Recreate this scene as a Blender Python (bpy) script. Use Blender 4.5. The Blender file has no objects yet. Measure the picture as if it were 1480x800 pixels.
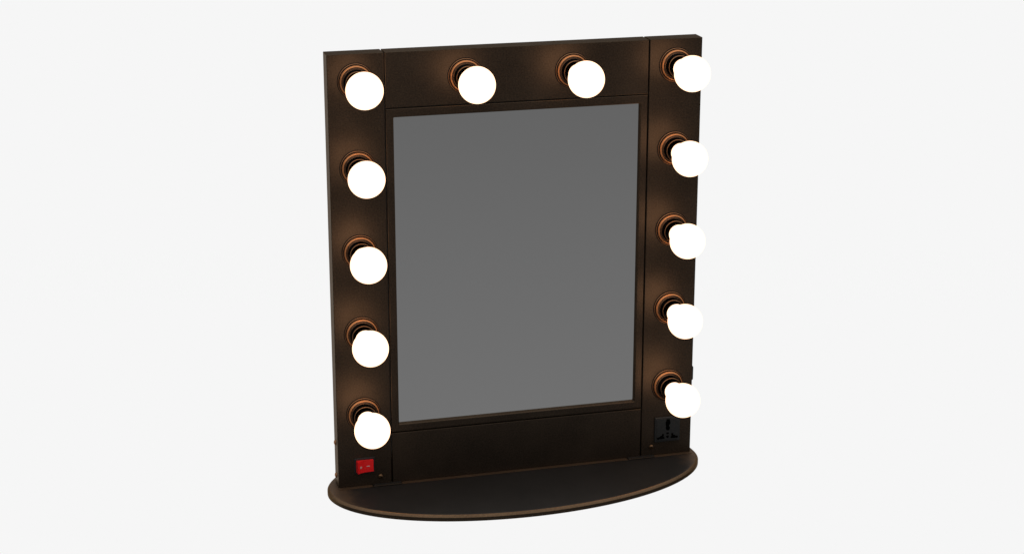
import bpy, bmesh, math
from mathutils import Matrix, Vector
S = bpy.context.scene
COL = S.collection

# ---------------------------------------------------------------- materials
def mat(name):
    m = bpy.data.materials.new(name); m.use_nodes = True
    nt = m.node_tree; return m, nt, nt.nodes['Principled BSDF']

def metal(name, col_a, col_b, rough, tint=.5, scale=420, bump=.05, metallic=1.0):
    """dark oil-rubbed bronze: fine grain in colour, roughness and bump"""
    m, nt, b = mat(name); N = nt.nodes; L = nt.links
    tc = N.new('ShaderNodeTexCoord')
    n1 = N.new('ShaderNodeTexNoise'); n1.inputs['Scale'].default_value = scale; n1.inputs['Detail'].default_value = 4
    n2 = N.new('ShaderNodeTexNoise'); n2.inputs['Scale'].default_value = 14; n2.inputs['Detail'].default_value = 5
    L.new(tc.outputs['Object'], n1.inputs['Vector']); L.new(tc.outputs['Object'], n2.inputs['Vector'])
    add = N.new('ShaderNodeMath'); add.operation = 'MULTIPLY_ADD'
    add.inputs[1].default_value = .6; L.new(n1.outputs['Fac'], add.inputs[0])
    m2 = N.new('ShaderNodeMath'); m2.operation = 'MULTIPLY'; m2.inputs[1].default_value = .4
    L.new(n2.outputs['Fac'], m2.inputs[0]); L.new(m2.outputs[0], add.inputs[2])
    r = N.new('ShaderNodeValToRGB'); e = r.color_ramp.elements
    e[0].position = .36; e[0].color = (*col_a, 1); e[1].position = .64; e[1].color = (*col_b, 1)
    L.new(add.outputs[0], r.inputs['Fac']); L.new(r.outputs['Color'], b.inputs['Base Color'])
    mr = N.new('ShaderNodeMapRange'); mr.inputs['From Min'].default_value = .3; mr.inputs['From Max'].default_value = .7
    mr.inputs['To Min'].default_value = rough - .04; mr.inputs['To Max'].default_value = rough + .04
    L.new(n1.outputs['Fac'], mr.inputs['Value']); L.new(mr.outputs['Result'], b.inputs['Roughness'])
    bp = N.new('ShaderNodeBump'); bp.inputs['Strength'].default_value = bump; bp.inputs['Distance'].default_value = .0006
    L.new(n1.outputs['Fac'], bp.inputs['Height']); L.new(bp.outputs['Normal'], b.inputs['Normal'])
    b.inputs['Metallic'].default_value = metallic
    b.inputs['Specular Tint'].default_value = (tint, tint*.84, tint*.70, 1)
    return m

M_BRONZE = metal('dark_bronze', (.048, .037, .028), (.094, .070, .051), .42, .56, metallic=.82)
M_EDGE = metal('worn_bronze_edge', (.070, .051, .036), (.10, .072, .050), .42, .56)
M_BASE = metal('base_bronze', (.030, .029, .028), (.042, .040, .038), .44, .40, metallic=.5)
M_RIM = metal('base_rim_bronze', (.12, .076, .044), (.19, .12, .070), .36, .5, metallic=.85)
# the base's colour turns brown along a noisy border towards both ends
def brown_ends(m):
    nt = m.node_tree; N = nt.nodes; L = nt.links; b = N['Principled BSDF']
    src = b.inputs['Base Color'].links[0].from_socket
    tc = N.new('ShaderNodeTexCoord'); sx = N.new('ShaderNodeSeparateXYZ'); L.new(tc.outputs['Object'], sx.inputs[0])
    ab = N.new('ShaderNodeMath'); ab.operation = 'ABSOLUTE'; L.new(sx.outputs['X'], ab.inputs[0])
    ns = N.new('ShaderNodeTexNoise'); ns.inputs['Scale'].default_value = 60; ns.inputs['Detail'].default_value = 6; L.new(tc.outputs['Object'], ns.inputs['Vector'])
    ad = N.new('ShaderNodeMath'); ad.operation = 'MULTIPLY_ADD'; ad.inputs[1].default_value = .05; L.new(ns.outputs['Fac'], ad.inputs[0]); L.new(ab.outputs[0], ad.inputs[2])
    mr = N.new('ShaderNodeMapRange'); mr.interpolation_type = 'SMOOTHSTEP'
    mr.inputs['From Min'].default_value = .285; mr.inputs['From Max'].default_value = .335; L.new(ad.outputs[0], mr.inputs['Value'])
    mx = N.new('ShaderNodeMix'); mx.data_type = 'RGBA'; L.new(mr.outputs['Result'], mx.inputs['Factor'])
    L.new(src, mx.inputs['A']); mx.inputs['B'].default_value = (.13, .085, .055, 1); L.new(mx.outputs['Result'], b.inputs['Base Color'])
brown_ends(M_BASE)
M_DARK = metal('blackened_bronze', (.026, .024, .025), (.040, .035, .034), .42, .25)
M_COPPER = metal('copper_ring', (.76, .31, .12), (.88, .38, .155), .42, .9, metallic=.75)
M_LIP = metal('copper_lip', (.34, .17, .085), (.46, .23, .115), .42, .8)
M_SEAM = metal('rubbed_bronze_seam', (.085, .055, .034), (.12, .078, .048), .45, .5, metallic=.5)

def plain(name, col, rough, metallic=0, spec=.5, grain=.15, scale=300):
    m, nt, b = mat(name); N = nt.nodes; L = nt.links
    tc = N.new('ShaderNodeTexCoord'); n = N.new('ShaderNodeTexNoise'); n.inputs['Scale'].default_value = scale
    L.new(tc.outputs['Object'], n.inputs['Vector'])
    r = N.new('ShaderNodeValToRGB'); e = r.color_ramp.elements
    e[0].position = .35; e[0].color = (*[c*(1-grain) for c in col], 1); e[1].position = .65; e[1].color = (*[c*(1+grain) for c in col], 1)
    L.new(n.outputs['Fac'], r.inputs['Fac']); L.new(r.outputs['Color'], b.inputs['Base Color'])
    b.inputs['Roughness'].default_value = rough; b.inputs['Metallic'].default_value = metallic
    b.inputs['Specular IOR Level'].default_value = spec
    return m
M_BLACK = plain('black_plastic', (.017, .019, .020), .42, spec=.5)
M_HOLE = plain('black_slot', (.002, .002, .002), .9, spec=.0)
M_RED = plain('red_plastic', (.90, .016, .020), .3, grain=.04)
M_WHITE = plain('grey_print', (.55, .55, .55), .5)
M_GLASS = plain('mirror_silver', (.97, .97, .97), .012, 1, grain=.003, scale=3)
m, nt, b = mat('lit_bulb')
nt.nodes.remove(b); em = nt.nodes.new('ShaderNodeEmission')
em.inputs['Color'].default_value = (1, .645, .42, 1); em.inputs['Strength'].default_value = 2.42
nt.links.new(em.outputs[0], nt.nodes['Material Output'].inputs['Surface']); M_BULB = m

# ---------------------------------------------------------------- helpers
def obj(name, bm, mats, parent, loc=(0, 0, 0), smooth=False):
    me = bpy.data.meshes.new(name)
    bmesh.ops.recalc_face_normals(bm, faces=bm.faces)
    bm.to_mesh(me); bm.free()
    for mm in (mats if isinstance(mats, (list, tuple)) else [mats]): me.materials.append(mm)
    if smooth:
        for p in me.polygons: p.use_smooth = True
        if smooth != 'all': me.set_sharp_from_angle(angle=math.radians(smooth))
    o = bpy.data.objects.new(name, me); COL.objects.link(o); o.parent = parent; o.location = loc
    return o

def box(bm, x0, x1, y0, y1, z0, z1, bev=0, seg=2, mi=0, bm_mi=1):
    r = bmesh.ops.create_cube(bm, size=1, matrix=Matrix.Translation(((x0+x1)/2, (y0+y1)/2, (z0+z1)/2)) @ Matrix.Diagonal((x1-x0, y1-y0, z1-z0, 1)))
    vs = r['verts']
    for f in {f for v in vs for f in v.link_faces}: f.material_index = mi
    if bev:
        es = list({e for v in vs for e in v.link_edges})
        bmesh.ops.bevel(bm, geom=es, offset=bev, segments=seg, profile=.5, affect='EDGES', material=bm_mi)
    return bm

def lathe(bm, prof, n=64, mi=None):
    """prof: list of (radius, height); axis is -y. mi[i] = material of band i"""
    rings = []
    for r, h in prof:
        if r < 1e-6: rings.append([bm.verts.new((0, -h, 0))])
        else: rings.append([bm.verts.new((r*math.cos(2*math.pi*k/n), -h, r*math.sin(2*math.pi*k/n))) for k in range(n)])
    for i in range(len(rings)-1):
        a, c = rings[i], rings[i+1]
        for k in range(n):
            k2 = (k+1) % n
            if len(a) == 1: f = bm.faces.new((a[0], c[k], c[k2]))
            elif len(c) == 1: f = bm.faces.new((a[k], a[k2], c[0]))
            else: f = bm.faces.new((a[k], a[k2], c[k2], c[k]))
            f.material_index = mi[i] if mi else 0
    return bm

# ---------------------------------------------------------------- dimensions (metres)
H, W2, T = .70, .29804, .0302
SX = .21053; G = .0009; BEV = .0008
ZJ1, ZJ2 = .6136, .0866
MX, MZT, MZB, REC = .1977, .5994, .0999, .0056

root = bpy.data.objects.new('vanity_mirror', None); COL.objects.link(root)
root['label'] = 'dark bronze tabletop vanity mirror ringed by twelve lit round bulbs on an oval base'
root['category'] = 'vanity mirror'

# upright side panels and horizontal panels
for sgn in (-1, 1):
    x0, x1 = (-W2, -SX-G) if sgn < 0 else (SX+G, W2)
    obj('side_panel', box(bmesh.new(), x0, x1, 0, T, .0002, H, BEV), [M_BRONZE, M_EDGE], root)
obj('top_panel', box(bmesh.new(), -SX+G, SX-G, .0, T, ZJ1+G, H, BEV), [M_BRONZE, M_EDGE], root)
obj('bottom_panel', box(bmesh.new(), -SX+G, SX-G, .0, T, .0002, ZJ2-G, BEV), [M_BRONZE, M_EDGE], root)

# mirror frame: rectangular ring with bevelled outer and inner edges
bm = bmesh.new()
prof = [  # (inset from outer edge: 0 outer .. 1 inner flag, offset, y)
    ('o', 0, T), ('o', 0, BEV), ('o', BEV*.35, BEV*.35), ('o', BEV, 0),
    ('i', -.0012, 0), ('i', -.0004, .0004), ('i', 0, .0012), ('i', 0, REC+.001), ('i', 0, T)]
rings = []
for kind, d, y in prof:
    if kind == 'o': x, zb, zt = SX-G-d, ZJ2+G+d, ZJ1-G-d
    else: x, zb, zt = MX-d, MZB+d, MZT-d
    if kind == 'i':
        c = .0016  # tiny rounded corners of the opening
        pts = []
        for cx, cz, a0 in ((x-c, zt-c, 0), (-x+c, zt-c, 90), (-x+c, zb+c, 180), (x-c, zb+c, 270)):
            for k in range(4):
                a = math.radians(a0+30*k); pts.append((cx+c*math.cos(a), cz+c*math.sin(a)))
    else:
        pts = []
        for cx, cz in ((x, zt), (-x, zt), (-x, zb), (x, zb)): pts += [(cx, cz)]*1
    rings.append([bm.verts.new((px, y, pz)) for px, pz in pts])
for i in range(len(rings)-1):
    a, c = rings[i], rings[i+1]
    if len(a) == len(c):
        n = len(a)
        for k in range(n):
            f = bm.faces.new((a[k], a[(k+1) % n], c[(k+1) % n], c[k]))
            f.material_index = 1 if i in (1, 2, 4, 5) else 0
    else:  # four corners outside, sixteen points inside
        for q in range(4):
            bm.faces.new((a[q], c[4*q], c[4*q+1])); bm.faces.new((a[q], c[4*q+1], c[4*q+2])); bm.faces.new((a[q], c[4*q+2], c[4*q+3]))
            bm.faces.new((a[q], c[4*q+3], c[(4*q+4) % 16], a[(q+1) % 4]))
obj('mirror_frame', bm, [M_BRONZE, M_EDGE], root)
obj('mirror_glass', box(bmesh.new(), -MX-.003, MX+.003, REC, REC+.004, MZB-.003, MZT+.003), M_GLASS, root)
obj('back_board', box(bmesh.new(), -SX+.002, SX-.002, REC+.0045, T-.003, ZJ2+.003, ZJ1-.003), M_DARK, None).parent = root

# bulb holders with their bulbs
mm = 1e-3
HP = [(28.1, 0, 0), (28.1, .5, 0), (27.3, .6, 0), (27.2, 1.7, 2), (26.8, 2.2, 2), (26.3, 2.4, 0), (25.9, 1.9, 0), (25.1, 2.0, 0), (25.0, 3.4, 0), (24.8, 4.2, 1),  # outermost flat washer is added, its dark colour standing in for soft contact shade
      (24.0, 5.6, 1), (23.2, 6.5, 1), (22.6, 6.8, 0), (21.8, 6.2, 0), (21.5, 5.4, 0), (21.0, 5.3, 2), (20.6, 5.6, 0), (19.7, 6.0, 2), (19.2, 6.6, 0), (18.6, 8.4, 0),
      (18.2, 12, 0), (18.0, 16.8, 2), (17.7, 17.6, 2), (17.2, 17.8, 0), (16.8, 17.4, 0), (16.6, 16.6, 0), (16.4, 7, 0), (0, 7, 0)]
bm = lathe(bmesh.new(), [(r*mm, h*mm) for r, h, _ in HP], 72, [m_ for _, _, m_ in HP])
D, R = .0744, .02796
holder = obj('bulb_holder', bm, [M_DARK, M_COPPER, M_LIP], root, smooth=50)
# bulb: screw cap hidden in the holder, neck, fillet, globe
prof = [(0, .0270), (.0120, .0272), (.0142, .0282), (.0150, .0300), (.0153, .0325), (.0153, .0430)]
a0 = math.asin(.0168/R)
prof += [(.0156, .0470)]
for k in range(0, 25):
    a = a0 + (math.pi - a0)*k/24
    prof.append((max(0, R*math.sin(a)) if k < 24 else 0, D - R*math.cos(a)))
bulb = obj('light_bulb', lathe(bmesh.new(), prof, 56), M_BULB, holder, smooth='all')
cap = obj('bulb_cap', lathe(bmesh.new(), [(0, .0074), (.0136, .0074), (.0138, .0235), (.0144, .0262), (.0140, .0275), (0, .0275)], 48), M_DARK, holder, smooth=50)
places = []
for z in (.65819, .5243, .39122, .2582, .12372):
    places += [(-.25499, z), (.25499, z)]
places += [(-.08504, .65819), (.08504, .65819)]
for i, (x, z) in enumerate(places):
    if i == 0: h_ = holder
    else:
        h_ = holder.copy(); COL.objects.link(h_); h_.parent = root
        for src in (bulb, cap):
            b_ = src.copy(); COL.objects.link(b_); b_.parent = h_
    h_.location = (x, 0, z)

# base: oval plate with a chamfered upper edge
bm = bmesh.new()
n = 160; a, b_, cx, cy, ro = .3127, .1614, -.0039, -.0012, .0246
t, bz = .0103, .0034
rings = []
for ins, z in ((.0012, -t), (0, -t+.0010), (0, -bz-.0003), (.0004, -bz+.0003), (bz-.0003, -.0003), (bz+.0006, 0), (bz+.004, 0)):
    ring = []
    for k in range(n):
        th = 2*math.pi*k/n; x = (a-ins)*math.cos(th); y = (b_-ins)*math.sin(th)
        ring.append(bm.verts.new((cx+x*math.cos(ro)-y*math.sin(ro), cy+x*math.sin(ro)+y*math.cos(ro), z)))
    rings.append(ring)
for i in range(len(rings)-1):
    for k in range(n):
        f = bm.faces.new((rings[i][k], rings[i][(k+1) % n], rings[i+1][(k+1) % n], rings[i+1][k]))
        f.material_index = (2, 2, 1, 1, 1, 0)[i]
        f.smooth = True
bm.faces.new(rings[0]); bm.faces.new(rings[-1])
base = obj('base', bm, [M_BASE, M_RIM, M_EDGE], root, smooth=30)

# foot brackets that clamp the uprights to the base, with bronze seam strips between them
for x0, x1 in ((-.2430, -.1965), (.1865, .2330)):
    obj('foot_bracket', box(bmesh.new(), x0, x1, -.0098, -.0004, .0003, .0024, .0006), [M_BASE, M_EDGE], root)
for x0, x1 in ((-W2, -.2438), (-.1957, .1857), (.2338, W2)):
    obj('seam_strip', box(bmesh.new(), x0, x1, -.0085, -.0004, .0002, .0010, .0003), [M_SEAM, M_SEAM], root)

# domed screws
def dome(r, h):
    pr = [(r, -.0005), (r, .0004)] + [(r*math.cos(q*math.pi/12), .0004+h*math.sin(q*math.pi/12)) for q in range(1, 6)] + [(0, .0004+h)]
    return lathe(bmesh.new(), pr, 28)
for x, z in ((-.2298, .0140), (.2293, .0162)):
    s = obj('screw', dome(.0041, .0028), M_RIM, root, (x, 0, z), smooth=60)
    sl = bmesh.new(); box(sl, -.0026, .0026, -.0032, -.0020, -.0005, .0005)
    sl.transform(Matrix.Rotation(math.radians(40), 4, 'Y'))
    obj('screw_slot', sl, M_HOLE, s)
for z in (.0720, .0158):
    s = obj('screw', dome(.0044, .0026), M_LIP, root, (-W2+.0002, .0190, z), smooth=60)
    s.rotation_euler = (0, 0, -math.pi/2)

# power inlet on the right edge
bmi = box(bmesh.new(), W2-.001, W2+.0054, .008, .024, .1240, .1490, .0025, 3)
obj('power_inlet', bmi, [M_BLACK, M_BLACK], root, smooth=40)

# red rocker switch
sx0, sx1, sz0, sz1 = -.2722, -.2388, .0222, .0492
sw = obj('power_switch', box(bmesh.new(), sx0, sx1, -.0020, .001, sz0, sz1, .0008), [M_BLACK, M_BLACK], root)
bm = bmesh.new()
rx0, rx1, rz0, rz1 = sx0+.0028, sx1-.0028, sz0+.0034, sz1-.0034
xm = rx0 + (rx1-rx0)*.46
top = [(rx0+.0016, -.0112), (xm, -.0046), (rx1, -.0054)]
pl = [(rx0, -.0008)] + top + [(rx1, -.0008)]
lo = [bm.verts.new((x, y, rz0)) for x, y in pl]; hi = [bm.verts.new((x, y, rz1)) for x, y in pl]
bm.faces.new(lo); bm.faces.new(hi)
for k in range(5): bm.faces.new((lo[k], lo[(k+1) % 5], hi[(k+1) % 5], hi[k]))
es = [e for e in bm.edges]
bmesh.ops.bevel(bm, geom=es, offset=.0004, segments=2, affect='EDGES')
rk = obj('rocker', bm, M_RED, sw)
zc = (rz0+rz1)/2
# O mark on the raised half, dash on the pressed half
def on_face(bm_, pa, pb, f):
    ang = math.atan2(pb[1]-pa[1], pb[0]-pa[0])
    px, py = pa[0]+(pb[0]-pa[0])*f, pa[1]+(pb[1]-pa[1])*f
    bm_.transform(Matrix.Translation((px, py-.0001, zc)) @ Matrix.Rotation(ang, 4, 'Z'))
    return bm_
bm = bmesh.new(); rr = []
for r, y in ((.0019, .0), (.0019, -.0002), (.0009, -.0002), (.0009, .0)):
    rr.append([bm.verts.new((r*math.cos(2*math.pi*k/24), y, r*math.sin(2*math.pi*k/24))) for k in range(24)])
for i in range(4):
    for k in range(24): bm.faces.new((rr[i][k], rr[i][(k+1) % 24], rr[(i+1) % 4][(k+1) % 24], rr[(i+1) % 4][k]))
obj('off_mark', on_face(bm, top[0], top[1], .47), M_WHITE, sw)
obj('on_mark', on_face(box(bmesh.new(), -.0027, .0027, -.0002, 0, -.0006, .0006), top[1], top[2], .42), M_WHITE, sw)

# universal power socket: bevelled plate; black solids carry the shade of its openings in their colour
px0, px1, pz0, pz1 = .2336, .2780, .0238, .0684
soc = obj('power_socket', box(bmesh.new(), px0, px1, -.0032, .001, pz0, pz1, .0014), [M_BLACK, M_BLACK], root)
obj('socket_insert', box(bmesh.new(), px0+.0034, px1-.0034, -.0038, -.0030, pz0+.0034, pz1-.0034, .0003), [M_BLACK, M_BLACK], soc)
def slot(pts):
    """closed outline in the insert's plane, (x, z) in mm from the lower-left corner of the plate"""
    bm = bmesh.new()
    a_ = [bm.verts.new((px0+x*mm, -.00405, pz0+z*mm)) for x, z in pts]
    c_ = [bm.verts.new((px0+x*mm, -.0030, pz0+z*mm)) for x, z in pts]
    bm.faces.new(a_); bm.faces.new(c_)
    for k in range(len(pts)): bm.faces.new((a_[k], a_[(k+1) % len(pts)], c_[(k+1) % len(pts)], c_[k]))
    bmesh.ops.triangulate(bm, faces=[f for f in bm.faces if len(f.verts) > 4])
    obj('socket_slot', bm, M_HOLE, soc)
def ellipse(cx_, cz_, rx_, rz_, n_=20): return [(cx_+rx_*math.cos(2*math.pi*k/n_), cz_+rz_*math.sin(2*math.pi*k/n_)) for k in range(n_)]
# earth opening: keyhole shape
slot([(20.0, 40.6), (25.6, 40.6), (25.6, 37.6), (26.8, 35.4), (26.8, 32.4), (24.6, 29.4), (24.2, 28.2), (26.2, 26.6), (26.2, 23.6), (25.0, 20.6),
      (20.6, 20.6), (19.2, 23.6), (19.2, 26.6), (21.2, 28.2), (20.8, 29.4), (18.8, 32.4), (18.8, 35.4), (20.0, 37.6)])
slot([(20.4, 16.8), (24.6, 16.8), (24.6, 13.8), (20.4, 13.8)])
slot([(20.4, 11.4), (24.6, 11.4), (24.6, 8.6), (23.6, 7.2), (21.4, 7.2), (20.4, 8.6)])
slot([(4.4, 9.2), (8.0, 9.6), (9.4, 11.0), (12.6, 12.0), (12.8, 14.8), (15.8, 14.8), (15.8, 11.6), (15.0, 10.4), (17.0, 8.6), (17.0, 6.2), (9.4, 5.8), (8.6, 6.6), (7.8, 5.6), (4.4, 5.6)])
slot([(44.9-x, z) for x, z in [(4.4, 9.2), (8.0, 9.6), (9.4, 11.0), (12.6, 12.0), (12.8, 14.8), (15.8, 14.8), (15.8, 11.6), (15.0, 10.4), (17.0, 8.6), (17.0, 6.2), (9.4, 5.8), (8.6, 6.6), (7.8, 5.6), (4.4, 5.6)]])

# ---------------------------------------------------------------- surroundings: studio light by direction
w = bpy.data.worlds.new('World'); S.world = w; w.use_nodes = True
N = w.node_tree.nodes; L = w.node_tree.links
tc = N.new('ShaderNodeTexCoord'); sp = N.new('ShaderNodeSeparateXYZ'); L.new(tc.outputs['Generated'], sp.inputs[0])
def mrange(src, f0, f1, t0, t1, smooth=True):
    q = N.new('ShaderNodeMapRange'); q.interpolation_type = 'SMOOTHSTEP' if smooth else 'LINEAR'
    for k_, v_ in (('From Min', f0), ('From Max', f1), ('To Min', t0), ('To Max', t1)): q.inputs[k_].default_value = v_
    L.new(src, q.inputs['Value']); return q.outputs['Result']
def math2(op, a_, b2):
    q = N.new('ShaderNodeMath'); q.operation = op
    for i_, v_ in enumerate((a_, b2)):
        if isinstance(v_, float): q.inputs[i_].default_value = v_
        else: L.new(v_, q.inputs[i_])
    return q.outputs[0]
low = mrange(sp.outputs['Z'], -.45, -.15, .186, .117, False)      # grey room in front of the mirror
up = mrange(sp.outputs['Z'], .05, .8, 0., .66)                     # softer light overhead
room = math2('ADD', low, up)
white = math2('MULTIPLY', mrange(sp.outputs['Y'], .25, .62, 0., 1.), mrange(sp.outputs['Z'], -.02, .12, 1., 0.))
mixn = N.new('ShaderNodeMix'); mixn.data_type = 'FLOAT'
L.new(white, mixn.inputs['Factor']); L.new(room, mixn.inputs['A']); mixn.inputs['B'].default_value = .922
L.new(mixn.outputs['Result'], N['Background'].inputs['Color']); N['Background'].inputs['Strength'].default_value = 1

# ---------------------------------------------------------------- camera
cam = bpy.data.cameras.new('camera'); co = bpy.data.objects.new('camera', cam); COL.objects.link(co)
cam.sensor_width = 36; cam.lens = 66.025; cam.clip_start = .05; cam.clip_end = 100
Rm = [(9.66165188e-01, -2.57923620e-01, 4.84995792e-04), (-7.61935650e-02, -2.87211615e-01, -9.54831937e-01), (2.46413006e-01, 9.22488425e-01, -2.97145985e-01)]
X, Y, Z = Vector(Rm[0]), -Vector(Rm[1]), -Vector(Rm[2])
P = (-.74523058, -2.74787722, 1.21647307)
co.matrix_world = Matrix(((X.x, Y.x, Z.x, P[0]), (X.y, Y.y, Z.y, P[1]), (X.z, Y.z, Z.z, P[2]), (0, 0, 0, 1)))
S.camera = co
S.view_settings.view_transform = 'Standard'; S.view_settings.look = 'None'
S.view_settings.exposure = 0; S.view_settings.gamma = 1
S.render.engine = 'CYCLES'
S.cycles.use_denoising = True
S.cycles.max_bounces = 6
